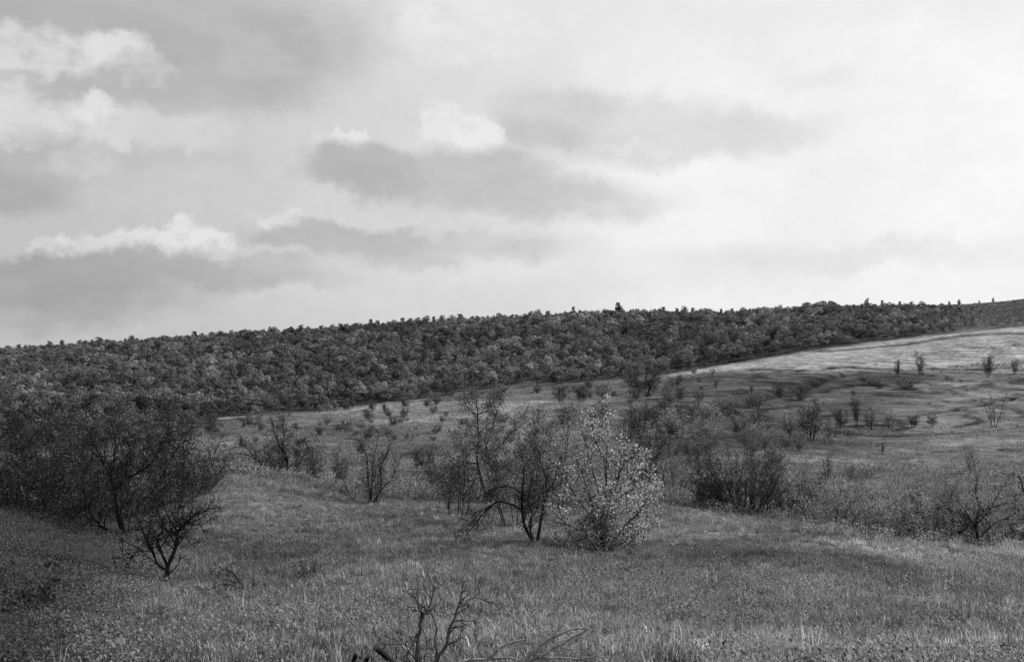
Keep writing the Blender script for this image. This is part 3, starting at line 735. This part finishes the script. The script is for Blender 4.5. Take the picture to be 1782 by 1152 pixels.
# small thorn tree, front left
hand_tree('thorn_tree', (290, 1011), [
    (z1((652, 838), (655, 800), (655, 775)), .050, .042),
    (z1((655, 775), (680, 720), (692, 680), (700, 640), (735, 600), (775, 570), (840, 548)), .038, .010),
    (z1((692, 680), (715, 655), (745, 650)), .016, .007),
    (z1((655, 775), (632, 720), (612, 670), (640, 625), (622, 560), (612, 490)), .028, .008),
    (z1((650, 790), (615, 762), (592, 705), (565, 650), (540, 592)), .022, .007),
    (z1((600, 715), (545, 718), (470, 731)), .010, .005),
    (z1((700, 640), (714, 560), (721, 470), (722, 320)), .016, .005),
    (z1((700, 640), (665, 600), (640, 540), (600, 470)), .016, .006),
    (z1((680, 720), (700, 690), (745, 625), (800, 610)), .014, .006),
    (z1((655, 640), (620, 610), (560, 600)), .014, .005)],
    'small dark crooked thorn tree on one short trunk, standing alone in front at the left', 'tree',
    P=dict(lv=[(.075, .5, .08, .32, 4), (.05, .22, .02, .35, 3)], rmin=.0055), leaves=('dark', 1.6, .035, .05), depth=.4, seed=3)
hand_tree('wild_pear_tree', (219, 934), [
    (z1((495, 664), (470, 600), (460, 540), (455, 490)), .085, .060),
    (z1((455, 490), (482, 440), (505, 390), (512, 320), (480, 260)), .050, .012),
    (z1((490, 430), (530, 415), (575, 388), (620, 335), (632, 290), (660, 235), (668, 130)), .040, .008),
    (z1((600, 360), (650, 350), (710, 345)), .016, .006), (z1((632, 290), (665, 288), (700, 283)), .016, .006),
    (z1((455, 490), (436, 440), (445, 370), (452, 280), (430, 200)), .042, .010),
    (z1((436, 440), (402, 370), (362, 285), (330, 220)), .030, .008),
    (z1((490, 655), (420, 635), (368, 590), (338, 548), (235, 560), (145, 602)), .045, .010),
    (z1((338, 548), (328, 460), (348, 405), (320, 330)), .026, .008), (z1((368, 590), (315, 620), (282, 592)), .020, .007),
    (z1((500, 660), (520, 560), (590, 490), (650, 400), (700, 300)), .036, .008),
    (z1((465, 560), (520, 500), (560, 420), (560, 300)), .028, .008)],
    'dark spreading tree with twisted limbs, standing behind and left of the small thorn tree', 'tree',
    P=dict(lv=[(.13, .85, .06, .25, 4), (.075, .40, .03, .36, 3)], rmin=.0062), leaves=('dark', 2.2, .045, .06), depth=.7, seed=8)
hand_tree('slender_tree', (849, 874), [
    (z2((628, 578), (603, 500), (585, 420), (591, 340), (586, 240), (578, 150)), .065, .012),
    (z2((632, 575), (655, 505), (650, 460), (617, 420), (620, 360)), .045, .016),
    (z2((620, 380), (655, 380), (700, 332), (738, 275)), .028, .008), (z2((587, 255), (632, 230), (650, 190)), .026, .007),
    (z2((586, 430), (542, 430), (500, 440), (425, 470)), .030, .008), (z2((600, 480), (540, 500), (470, 500), (400, 480)), .024, .007),
    (z2((591, 340), (540, 320), (490, 330)), .022, .007), (z2((586, 260), (545, 220), (540, 170)), .02, .006),
    (z2((620, 360), (640, 300), (660, 230), (680, 160)), .022, .006), (z2((650, 460), (720, 420), (780, 350)), .026, .007)],
    'tallest slender tree in the middle, its thin crown reaching up in front of the wood', 'tree', trunk=1,
    P=dict(lv=[(.15, .80, .05, .25, 4), (.10, .36, .03, .32, 3)], rmin=.0055), leaves=('mid', 6.5, .055, .09), depth=.7, seed=12)
hand_tree('crooked_tree', (933, 943), [
    (z2((800, 718), (762, 662), (748, 600), (750, 540), (756, 450), (738, 390)), .048, .010),
    (z2((800, 718), (814, 650), (826, 580), (836, 540), (830, 470), (798, 370)), .046, .010),
    (z2((790, 705), (774, 650), (800, 600), (812, 540), (860, 440)), .026, .007),
    (z2((750, 600), (718, 583), (664, 570), (622, 598), (586, 640), (545, 690)), .034, .010),
    (z2((750, 540), (700, 515), (650, 520), (633, 556)), .024, .010),
    (z2((640, 585), (600, 605), (560, 650), (530, 668)), .018, .005), (z2((622, 598), (600, 640), (572, 690)), .016, .005),
    (z2((778, 690), (782, 620), (770, 560), (790, 480)), .020, .006), (z2((836, 540), (870, 480), (890, 400)), .022, .006)],
    'crooked tree with V shaped dark stems and one limb arching down to the left', 'tree', trunk=2,
    P=dict(lv=[(.14, .55, .04, .28, 4), (.09, .26, .0, .32, 3)], rmin=.0045), leaves=('dark', 5.5, .045, .07), depth=.5, seed=15)
hand_tree('silver_shrub', (1043, 956), [
    (z2((1040, 748), (1044, 600), (1052, 450), (1010, 330), (1000, 260)), .036, .008),
    (z2((1052, 745), (1062, 610), (1112, 545), (1190, 515)), .030, .007), (z2((1028, 748), (1000, 630), (930, 530), (880, 430)), .030, .007),
    (z2((1060, 740), (1120, 660), (1180, 600), (1230, 500)), .024, .006), (z2((1020, 745), (960, 680), (900, 640), (870, 560)), .024, .006),
    (z2((1048, 600), (1100, 480), (1110, 360)), .024, .006), (z2((1020, 640), (980, 500), (930, 380)), .024, .006),
    (z2((1044, 600), (1000, 440), (960, 300)), .022, .006), (z2((1060, 560), (1130, 420), (1190, 420)), .020, .006),
    (z2((1055, 745), (1150, 700), (1230, 640)), .018, .006), (z2((1015, 748), (930, 720), (880, 700)), .018, .006),
    (z2((1052, 450), (1060, 350), (1050, 250)), .018, .006)],
    'bushy shrub covered in bright silvery leaves, standing right of the crooked tree', 'shrub', trunk=1, part='stem',
    P=dict(lv=[(.13, .55, .05, .28, 4), (.10, .24, .02, .3, 3)], rmin=.0045), leaves=('silver', 4.2, .050, .05), depth=.6, seed=21, under=('mid', 3.6, .045, .10), extra=fan_extra(9, 8, 1.5, 1.9, .2))
hand_tree('bank_thorn', (1703, 941), [
    (z3((1180, 714), (1166, 650), (1182, 595)), .055, .035), (z3((1178, 700), (1142, 630), (1082, 602), (1000, 590)), .036, .008),
    (z3((1182, 600), (1240, 588), (1312, 560)), .026, .007), (z3((1182, 595), (1165, 540), (1168, 480), (1150, 390)), .026, .006),
    (z3((1166, 650), (1210, 610), (1250, 540), (1290, 480)), .024, .006), (z3((1142, 630), (1100, 560), (1060, 500)), .022, .006),
    (z3((1182, 700), (1230, 650), (1300, 620)), .024, .006)],
    'dark low thorn tree in the gully behind the grassy bank at the right', 'tree',
    P=dict(lv=[(.13, .50, .05, .28, 4), (.08, .24, .02, .3, 3)], rmin=.0045), leaves=('light', 4.5, .045, .08), depth=.6, seed=25, Y=31)
hand_tree('edge_thorn', (1800, 925), [
    (z3((1390, 690), (1370, 620), (1345, 545), (1318, 472), (1270, 470)), .045, .008), (z3((1360, 600), (1320, 600), (1290, 640)), .02, .006),
    (z3((1375, 640), (1420, 560), (1440, 480)), .03, .008), (z3((1345, 545), (1300, 540), (1260, 560)), .018, .006), (z3((1345, 545), (1360, 480), (1340, 420)), .02, .006)],
    'bare dark tree reaching into the view with arching branches at the right edge', 'tree',
    P=dict(lv=[(.15, .55, .05, .28, 4), (.09, .24, .02, .3, 3)], rmin=.0045), leaves=('mid', 4.5, .045, .08), depth=.5, seed=26, Y=33)
# behind the mound
hand_tree('mound_bush', (494, 833), [
    (z1((1110, 448), (1126, 360), (1092, 300), (1072, 240), (1066, 195)), .055, .010), (z1((1122, 370), (1108, 300), (1112, 250), (1106, 178)), .035, .009),
    (z1((1120, 440), (1180, 370), (1210, 290)), .034, .009), (z1((1105, 440), (1060, 380), (1010, 350)), .03, .008)],
    'multi stemmed dark bush growing just behind the crest of the grassy mound', 'shrub', part='stem',
    P=dict(lv=[(.17, .70, .05, .26, 4), (.12, .36, .02, .3, 3)], rmin=.0065), leaves=('dark', 3.2, .055, .07), depth=.6, seed=31, Y=44, extra=fan_extra(1, 12, 2.2, 3.4, .8))
hand_tree('leaning_bush', (462, 826), [
    (z1((1045, 425), (1022, 372), (975, 345), (930, 335)), .045, .008), (z1((1030, 390), (1000, 330), (960, 300)), .025, .007)],
    'thin leaning stem branching left, at the left side of the bush on the mound', 'shrub', part='stem',
    P=dict(lv=[(.2, .60, .05, .26, 4), (.14, .3, .02, .3, 3)], rmin=.006), leaves=('dark', 2.5, .05, .07), depth=.4, seed=32, Y=43)
hand_tree('forked_bush', (648, 875), [
    (z2((205, 574), (190, 500), (184, 410), (150, 340)), .042, .009), (z2((208, 574), (236, 520), (234, 440), (262, 390), (270, 320)), .040, .009),
    (z2((195, 570), (150, 575), (110, 520), (78, 445)), .022, .006), (z2((200, 560), (205, 450), (225, 340)), .02, .006), (z2((230, 530), (280, 480), (310, 400)), .02, .006)],
    'airy bush with thin forked stems standing alone between the mound and the slender tree', 'shrub', part='stem',
    P=dict(lv=[(.16, .62, .06, .24, 4), (.11, .3, .03, .3, 3)], rmin=.0052), leaves=('mid', 2.6, .045, .06), depth=.5, seed=35, extra=fan_extra(2, 7, 1.9, 1.9, .3))
shrub('fan_shrub', G(1300, 890), 41, 2.55, 4.3, 36, 'broad dark shrub of many stems fanning out from the ground, right of the silvery shrub', ('dark', 2.4, .045, .08), base_r=.95, r0=.024, curve=.12, P=dict(lv=[(.14, .55, .06, .24, 4), (.10, .26, .03, .3, 3)], rmin=.0045))
shrub('fan_shrub', G(1238, 886), 42, 1.7, 2.0, 16, 'low black shrub at the left foot of the broad fan shaped shrub', ('shade', 4.5, .045, .07), base_r=.5, r0=.014)
shrub('fan_shrub', G(1378, 897), 43, 1.75, 2.7, 22, 'low dark shrub with splayed stems at the right foot of the broad fan shaped shrub', ('shade', 2.2, .04, .06), base_r=.6, r0=.018)

# dark thicket at the left edge
for i, (uu, Yy, h, w, lab) in enumerate([
    (-40, 28, 3.6, 4.0, 'tall dark thicket shrub cut by the left edge of the view'),
    (55, 29, 3.7, 3.6, 'dense dark shrub in the left thicket, second from the edge'),
    (120, 31, 3.3, 3.4, 'dense dark shrub behind the long low limb of the spreading tree at left'),
    (190, 34, 3.6, 3.6, 'tall dusky shrub rising behind the dark spreading tree'),
    (285, 36, 3.3, 3.2, 'leafy shrub behind the gap between the spreading tree and the small thorn tree'),
    (335, 33, 2.1, 2.4, 'lower leafy shrub right behind the small thorn tree'),
    (10, 26, 2.0, 3.0, 'low dark shrub at the foot of the left thicket, nearest the edge'),
    (85, 27.5, 1.9, 2.8, 'low black shrub at the foot of the thicket, under the tip of the long limb'),
    (150, 29, 1.8, 2.8, 'low black shrub filling the space under the limbs of the spreading tree'),
    (245, 31, 1.9, 2.8, 'low dark shrub right of the trunk of the spreading tree')]):
    low = i >= 6
    shrub('thicket_shrub', at(uu, Yy), 50 + i, h * .84, w, 10, lab, ('shade' if i not in (3, 4, 5) else 'dark', 1.3 if not low else 2.4, .05, .10), group='shrubs of the left thicket', base_r=.5 if not low else 1.0, r0=.02,
          P=dict(lv=[(.17, .9, .04, .34, 4), (.10, .42, .0, .36, 3)], rmin=.006, t0=.05), curve=.2)
# shrubs behind the middle trees
for i, (uu, Yy, h, w, kind, lab) in enumerate([
    (800, 33, 2.4, 2.6, 'dark', 'dark rounded bush at the left foot of the slender tree'),
    (900, 31, 3.2, 2.6, 'dark', 'dark leafy bush behind the crooked tree'),
    (960, 36, 3.8, 3.2, 'mid', 'leafy bush between the slender tree and the silvery shrub'),
    (1110, 38, 3.9, 2.6, 'shade', 'very dark dense bush behind the right shoulder of the silvery shrub'),
    (1175, 46, 2.2, 3.0, 'mid', 'mid grey bush seen between the silvery shrub and the broad fan shaped shrub'),
    (1085, 27, 2.0, 1.0, 'silver', 'small sapling with white leaves beside the top of the silvery shrub')]):
    shrub('backing_bush', at(uu, Yy), 70 + i, h, w, 8, lab, (kind, 6.0, .055, .10), base_r=.5, r0=.02,
          P=dict(lv=[(.22, .75, .05, .26, 4), (.15, .36, .03, .3, 3)], rmin=.0055))
# bush strip in the gully at the right
for i, (uu, Yy, h, w, kind, lab) in enumerate([
    (1440, 30.5, 1.5, 2.0, 'mid', 'light low bush at the left end of the gully behind the bank'),
    (1490, 31, 1.6, 2.0, 'light', 'pale leafy bush in the gully, second from the broad fan shaped shrub'),
    (1545, 31, 1.7, 2.0, 'light', 'pale bush in the middle of the gully strip with dark shade below'),
    (1600, 31.5, 1.6, 2.2, 'mid', 'bush in the gully just left of the dark low thorn tree'),
    (1650, 32, 1.9, 2.2, 'dark', 'dark bush in the gully at the left foot of the dark low thorn tree'),
    (1745, 32, 1.7, 2.4, 'dark', 'dark bush in the gully between the low thorn tree and the right edge')]):
    shrub('gully_bush', at(uu, Yy), 90 + i, h * .95, w, 14, lab, (kind if kind == 'dark' else 'light', 3.4, .05, .06), group='low bushes in the gully', base_r=.6, r0=.012)

# ------------------------------------------------------------------ middle distance shrubs: prototypes, then copies
protos = {}
def proto(kind, k):
    nm = (kind, k)
    if nm not in protos:
        root = empty('valley_bush', (0, 0, 0))
        lp = {'dark': ('dark', 4.5, .13, .16), 'mid': ('mid', 4.5, .13, .16), 'light': ('light', 4, .13, .16), 'bare': ('dark', 1.5, .08, .1)}[kind]
        shrub_parts(root, 200 + k * 13 + len(kind), 3.0, 3.0, 7, lp, dict(lv=[(.3, .9, .05, .26, 3), (.24, .42, .03, .3, 3)], rmin=.012), base_r=.3, r0=.04, curve=.14)
        protos[nm] = [root, False]
    rec = protos[nm]
    if not rec[1]: rec[1] = True; return rec[0]
    return copy_tree(rec[0])
def valley(name, u_, row, top, wpx, kind, label, group=None, cat='bush', Y=None):
    b = at(u_, Y) if Y else G(u_, row); h = (row - top) / F * b.y; w = wpx / F * b.y
    o = proto(kind, rnd.randint(0, 2)); o.name = name; o.location = b; o.rotation_euler.z = rnd.uniform(0, 6.28)
    o.scale = (w / 3.0, w / 3.0, h / 3.0); tag(o, label, cat, group)
    if group is None and 'group' in o: del o['group']
    return o
for a in [
 ('valley_tree', 1410, 767, 700, 58, 'dark', 'dark small tree heading the cluster in the middle of the right hand meadow', None, 'tree'),
 ('valley_tree', 1446, 770, 728, 30, 'bare', 'little Y shaped bare tree right beside the dark cluster tree', None, 'tree'),
 ('valley_tree', 1490, 742, 690, 22, 'dark', 'narrow upright dark tree rising from the bush row in the right hand meadow', None, 'tree'),
 ('valley_tree', 1730, 744, 690, 34, 'bare', 'thin dark tree alone on the terraced slope near the right edge', None, 'tree'),
 ('valley_tree', 1720, 656, 622, 28, 'dark', 'small round headed tree at the foot of the pale field, near the right edge', None, 'tree'),
 ('valley_tree', 1766, 652, 630, 14, 'dark', 'tiny dark bush right of the round headed tree below the pale field', None),
 ('valley_tree', 1600, 652, 616, 24, 'mid', 'pale thin tree overlapping the lower edge of the pale field', None, 'tree'),
 ('valley_tree', 1562, 656, 628, 16, 'dark', 'slim dark sapling left of the pale thin tree by the pale field', None, 'tree'),
 ('valley_tree', 1575, 678, 654, 46, 'mid', 'round bush below the slim sapling, above the terraces', None),
 ('valley_bush', 1520, 672, 655, 40, 'mid', 'low bush left of the round bush above the terraces', None),
 ('valley_bush', 1378, 762, 722, 42, 'mid', 'bush at the left end of the dark cluster in the right hand meadow', None),
 ('valley_bush', 1462, 746, 712, 36, 'dark', 'bush between the Y shaped tree and the narrow upright tree', None),
 ('valley_bush', 1515, 746, 712, 34, 'mid', 'bush directly right of the narrow upright tree', None),
 ('valley_bush', 1550, 746, 716, 38, 'light', 'pale bush in the middle of the bush row', None),
 ('valley_bush', 1590, 744, 722, 38, 'dark', 'low dark bush toward the right end of the bush row', None),
 ('valley_bush', 1622, 742, 722, 26, 'dark', 'last small dark bush of the bush row', None),
 ('valley_bush', 1535, 790, 768, 30, 'bare', 'tiny V shaped bare bush alone in the open meadow', None),
 ('valley_bush', 1488, 838, 806, 50, 'light', 'pale low bush on the small hummock behind the gully', None),
 ('valley_bush', 1440, 836, 792, 30, 'bare', 'thin bare bush left of the small hummock', None),
 ('valley_bush', 1690, 830, 780, 30, 'light', 'thin light bush rising above the low thorn tree', None),
 ('valley_bush', 1245, 676, 660, 9, 'dark', 'small dark bush in the upper meadow, on the right of a pair', None),
 ('valley_bush', 1216, 664, 652, 7, 'dark', 'small dark bush in the upper meadow, on the left of a pair', None),
 ('valley_bush', 1240, 654, 642, 8, 'dark', 'tiny dark bush under the start of the pale field', None),
 ('valley_bush', 1308, 684, 670, 9, 'dark', 'tiny dark bush beside the diagonal dark track', None),
 ('valley_bush', 1125, 690, 640, 66, 'dark', 'large dark bush group head where the meadow meets the wood, above the silvery shrub', None),
 ('valley_bush', 1098, 672, 640, 40, 'mid', 'bush overlapping the left side of the large dark bush by the wood', None),
 ('valley_bush', 1160, 694, 664, 40, 'mid', 'bush overlapping the right side of the large dark bush by the wood', None),
 ('valley_bush', 975, 698, 668, 44, 'dark', 'dark round bush below the wood, left of centre of the meadow strip', None),
 ('valley_bush', 1012, 700, 668, 44, 'dark', 'dark round bush touching its twin below the wood', None),
 ('valley_bush', 1048, 694, 666, 36, 'mid', 'grey bush right of the dark twin bushes', None),
 ('valley_bush', 935, 684, 668, 12, 'dark', 'tiny dark bush left of the dark twin bushes', None),
 ('valley_bush', 628, 790, 768, 26, 'dark', 'small dark bush above the airy forked bush', None),
 ('valley_bush', 556, 758, 742, 20, 'dark', 'small dark bush between the mound bush and the pale track', None),
 ('valley_bush', 1110, 760, 712, 50, 'dark', 'dark bush rising above the silvery shrub on its right', None),
 ('valley_bush', 1045, 745, 700, 60, 'mid', 'grey bush seen over the top of the silvery shrub', None),
 ('valley_bush', 985, 745, 706, 56, 'dark', 'dark bush over the upper left side of the silvery shrub', None),
 ('valley_bush', 1180, 762, 716, 60, 'light', 'pale feathery bush in the hollow right of the silvery shrub', None),
 ('valley_bush', 1235, 752, 700, 66, 'light', 'pale feathery bush in the hollow above the broad fan shaped shrub', None),
 ('valley_bush', 1290, 762, 716, 60, 'mid', 'grey bush at the top right of the broad fan shaped shrub', None),
 ('valley_bush', 1210, 812, 760, 70, 'mid', 'larger grey bush at the top left of the broad fan shaped shrub', None),
 ('valley_bush', 1350, 812, 776, 50, 'light', 'pale bush behind the right shoulder of the broad fan shaped shrub', None),
 ('valley_bush', 1320, 700, 684, 30, 'mid', 'low bush at the lower end of the diagonal dark track', None),
 ('valley_bush', 735, 820, 780, 44, 'dark', 'dark small bush left of the slender tree', None),
 ('valley_bush', 590, 820, 760, 50, 'mid', 'grey bush just behind the right shoulder of the mound', None, 'bush', 55),
 ('valley_bush', 545, 815, 745, 60, 'dark', 'dark bush right of the bush on the mound crest', None, 'bush', 50),
 ('valley_bush', 395, 790, 750, 50, 'mid', 'grey bush behind the left end of the mound', None, 'bush', 60),
]: valley(*a)
# scattered little bushes of the valley, alike from here
for i in range(84):
    uu = rnd.uniform(350, 980); rr = rnd.triangular(724, 800, 742); s = rnd.triangular(6, 30, 9)
    valley('meadow_bush', uu, rr, rr - s * .8, s * 1.3, rnd.choice(['dark', 'dark', 'mid']), 'one of the small bushes dotted over the meadow below the wood on the left', 'small bushes dotted over the left meadow')
for i in range(52):
    uu = rnd.uniform(1120, 1400); rr = rnd.uniform(690, 805); s = rnd.triangular(12, 44, 26)
    valley('hollow_bush', uu, rr, rr - s * .9, s * 1.4, rnd.choice(['mid', 'light', 'mid', 'dark']), 'one of the feathery bushes filling the hollow behind the broad fan shaped shrub', 'feathery bushes in the hollow')
for i in range(14):
    uu = rnd.uniform(1480, 1790); rr = rnd.uniform(648, 760); s = rnd.uniform(5, 10)
    valley('slope_bush', uu, rr, rr - s * .8, s * 1.4, rnd.choice(['dark', 'mid']), 'one of the tiny bushes dotted over the terraced slope on the right', 'tiny bushes on the terraced slope')
for i in range(44):
    uu = rnd.uniform(560, 1230); rr = float(edge_row(uu)) + rnd.triangular(2, 44, 8); s = rnd.uniform(8, 22)
    valley('edge_bush', uu, rr, rr - s * .9, s * 1.3, rnd.choice(['dark', 'dark', 'mid']), 'one of the stray bushes breaking away from the lower edge of the wood', 'stray bushes below the wood')
for kk, (o, used) in list(protos.items()):
    if not used:
        for ch in list(o.children): bpy.data.objects.remove(ch)
        bpy.data.objects.remove(o)

# ------------------------------------------------------------------ dead wood and weeds in front
def dead(name, base, limbs, label, seed, Y, bark='dead', twigs=True, depth=.15, part='branch', r=1.0, P=None):
    return hand_tree(name, base, limbs, label, 'branch' if 'branch' in name else 'shrub', P=P or dict(lv=[(.07, .20, .02, .25, 3), (.06, .08, 0, .3, 3)], rmin=.0022), leaves=None, depth=depth, seed=seed, Y=Y, bark=bark, part=part)
hand_tree('bare_bush', (748, 1175), [
    ([(727, 1180), (728, 1140), (731, 1098), (734, 1074), (746, 1060), (758, 1018)], .018, .006), ([(757, 1180), (758, 1136), (756, 1079), (739, 1060), (727, 1045), (706, 1024)], .011, .003),
    ([(745, 1180), (760, 1148), (777, 1122), (789, 1079), (799, 1055), (804, 1015)], .020, .004), ([(735, 1180), (738, 1150), (742, 1108)], .009, .003),
    ([(799, 1055), (815, 1045), (836, 1030)], .006, .002), ([(790, 1079), (812, 1080), (838, 1074)], .006, .002), ([(731, 1098), (718, 1120), (700, 1180)], .008, .003),
    ([(734, 1074), (727, 1050), (722, 1040)], .006, .002), ([(777, 1122), (800, 1110), (812, 1112)], .009, .003), ([(742, 1178), (715, 1140), (690, 1110)], .009, .003)],
    'leafless twiggy bush poking up from the bottom edge just left of the middle', 'shrub', trunk=4, part='branch',
    P=dict(lv=[(.055, .20, .04, .25, 3), (.05, .08, .0, .3, 3)], rmin=.0024), leaves=None, depth=.12, seed=301, Y=7.4, bark='dead')
hand_tree('fallen_branch', (905, 1150), [
    ([(880, 1158), (914, 1146), (943, 1122), (981, 1098), (1024, 1093)], .018, .006), ([(905, 1152), (950, 1135), (990, 1115), (1020, 1096)], .014, .005),
    ([(846, 1150), (866, 1131), (914, 1112)], .013, .005), ([(914, 1146), (980, 1146), (1060, 1143)], .012, .005), ([(943, 1122), (965, 1104), (985, 1078)], .006, .002),
    ([(800, 1152), (870, 1146), (914, 1148)], .014, .006)],
    'pale fallen dead branch with thin twigs lying in the grass along the bottom edge', 'branch', trunk=1,
    P=dict(lv=[(.05, .20, .0, .25, 3), (.05, .08, 0, .3, 3)], rmin=.0024), leaves=None, depth=.10, seed=303, Y=7.2, bark='deadpale')
for i, (pl, r0, lab) in enumerate([([(653, 1127), (666, 1136), (682, 1152)], .026, 'thick black broken log slanting in the grass at the bottom edge'),
                     ([(620, 1136), (616, 1148), (612, 1165)], .018, 'short upright black stub at the bottom edge, left of the slanting log'),
                     ([(640, 1142), (637, 1152), (634, 1165)], .018, 'short black stub between the slanting log and the left stub')]):
    Yb = 8.0; b = at(pl[-1][0], Yb); root = empty('broken_log', b); tag(root, lab, 'log')
    line = smooth_line([px2w(q[0], q[1], Yb + .06 * j) - b for j, q in enumerate(pl)], 3); A = Acc(); A.tube(line, r0 * .9, r0, 8)
    A.build('bark', M['bark'], root)
    C_ = Acc(); d = (line[0] - line[1]).normalized(); C_.tube([line[0], line[0] + d * .008], r0 * .86, .002, 8); C_.build('broken_end', M['dead'], root)
hand_tree('brushwood', (425, 1030), [
    (z1((975, 885), (950, 850), (920, 810), (885, 790), (850, 800)), .020, .005), (z1((965, 870), (900, 850), (860, 845)), .014, .004),
    (z1((975, 880), (900, 885), (760, 855)), .012, .003), (z1((940, 840), (905, 835), (850, 820)), .01, .003), (z1((985, 885), (995, 850), (990, 820)), .012, .004)],
    'small heap of dead brushwood lying in the grass right of the small thorn tree', 'brushwood', trunk=1,
    P=dict(lv=[(.06, .28, .0, .3, 3), (.06, .12, 0, .3, 3)], rmin=.0035), leaves=None, depth=.15, seed=307)
shrub('dark_clump', G(540, 1006), 311, .45, .5, 12, 'small dark clump of weeds standing in the open grass of the foreground', ('dark', 1.5, .03, .03), cat='weed', base_r=.15, r0=.006)
shrub('dark_clump', G(35, 1058), 312, .42, 1.0, 14, 'black leafy clump added for the dark hole at the lower left edge', ('shade', 4, .05, .05), cat='weed', base_r=.3, r0=.006)  # black leaves added to stand in for a dark hole in the growth
shrub('dark_clump', G(1040, 968), 313, .5, 1.5, 16, 'dark low leaves added as shadow under the silvery shrub', ('dark', 4, .05, .05), cat='weed', base_r=.7, r0=.006)  # low dark leaves imitate the shadow around the foot of the shrub
# pale dry weeds along the lip of the bank
rr_ = random.Random(5)
tm = [tuft_mesh('dry_weed_%d' % i, rr_, 14, .55, .014, .14, .5, M['straw']) for i in range(3)] + [leafy_mesh('dry_leaf_%d' % i, rr_, 40, .5, .2, .07, M['straw']) for i in range(2)]
n = 300; uq = rs.uniform(1385, 1800, n); Yq = rs.uniform(28.2, 30.6, n); xq = (uq - CU) / F * Yq
dens = (np.exp(-((uq - 1470) / 70) ** 2) + .35 + 1.2 * np.exp(-((uq - 1768) / 14) ** 2)) * (vnoise(uq / 22, Yq, 3)); k = rs.rand(n) < dens
xq, Yq = xq[k], Yq[k]
g = scatter('dry_weeds', np.stack([xq, Yq, H(xq, Yq)], -1), rs.uniform(0, 6.28, len(xq)), rs.uniform(.5, 1.1, len(xq)), rs.randint(0, 5, len(xq)), np.ones(len(xq)), tm)
tag(g, kind='stuff')
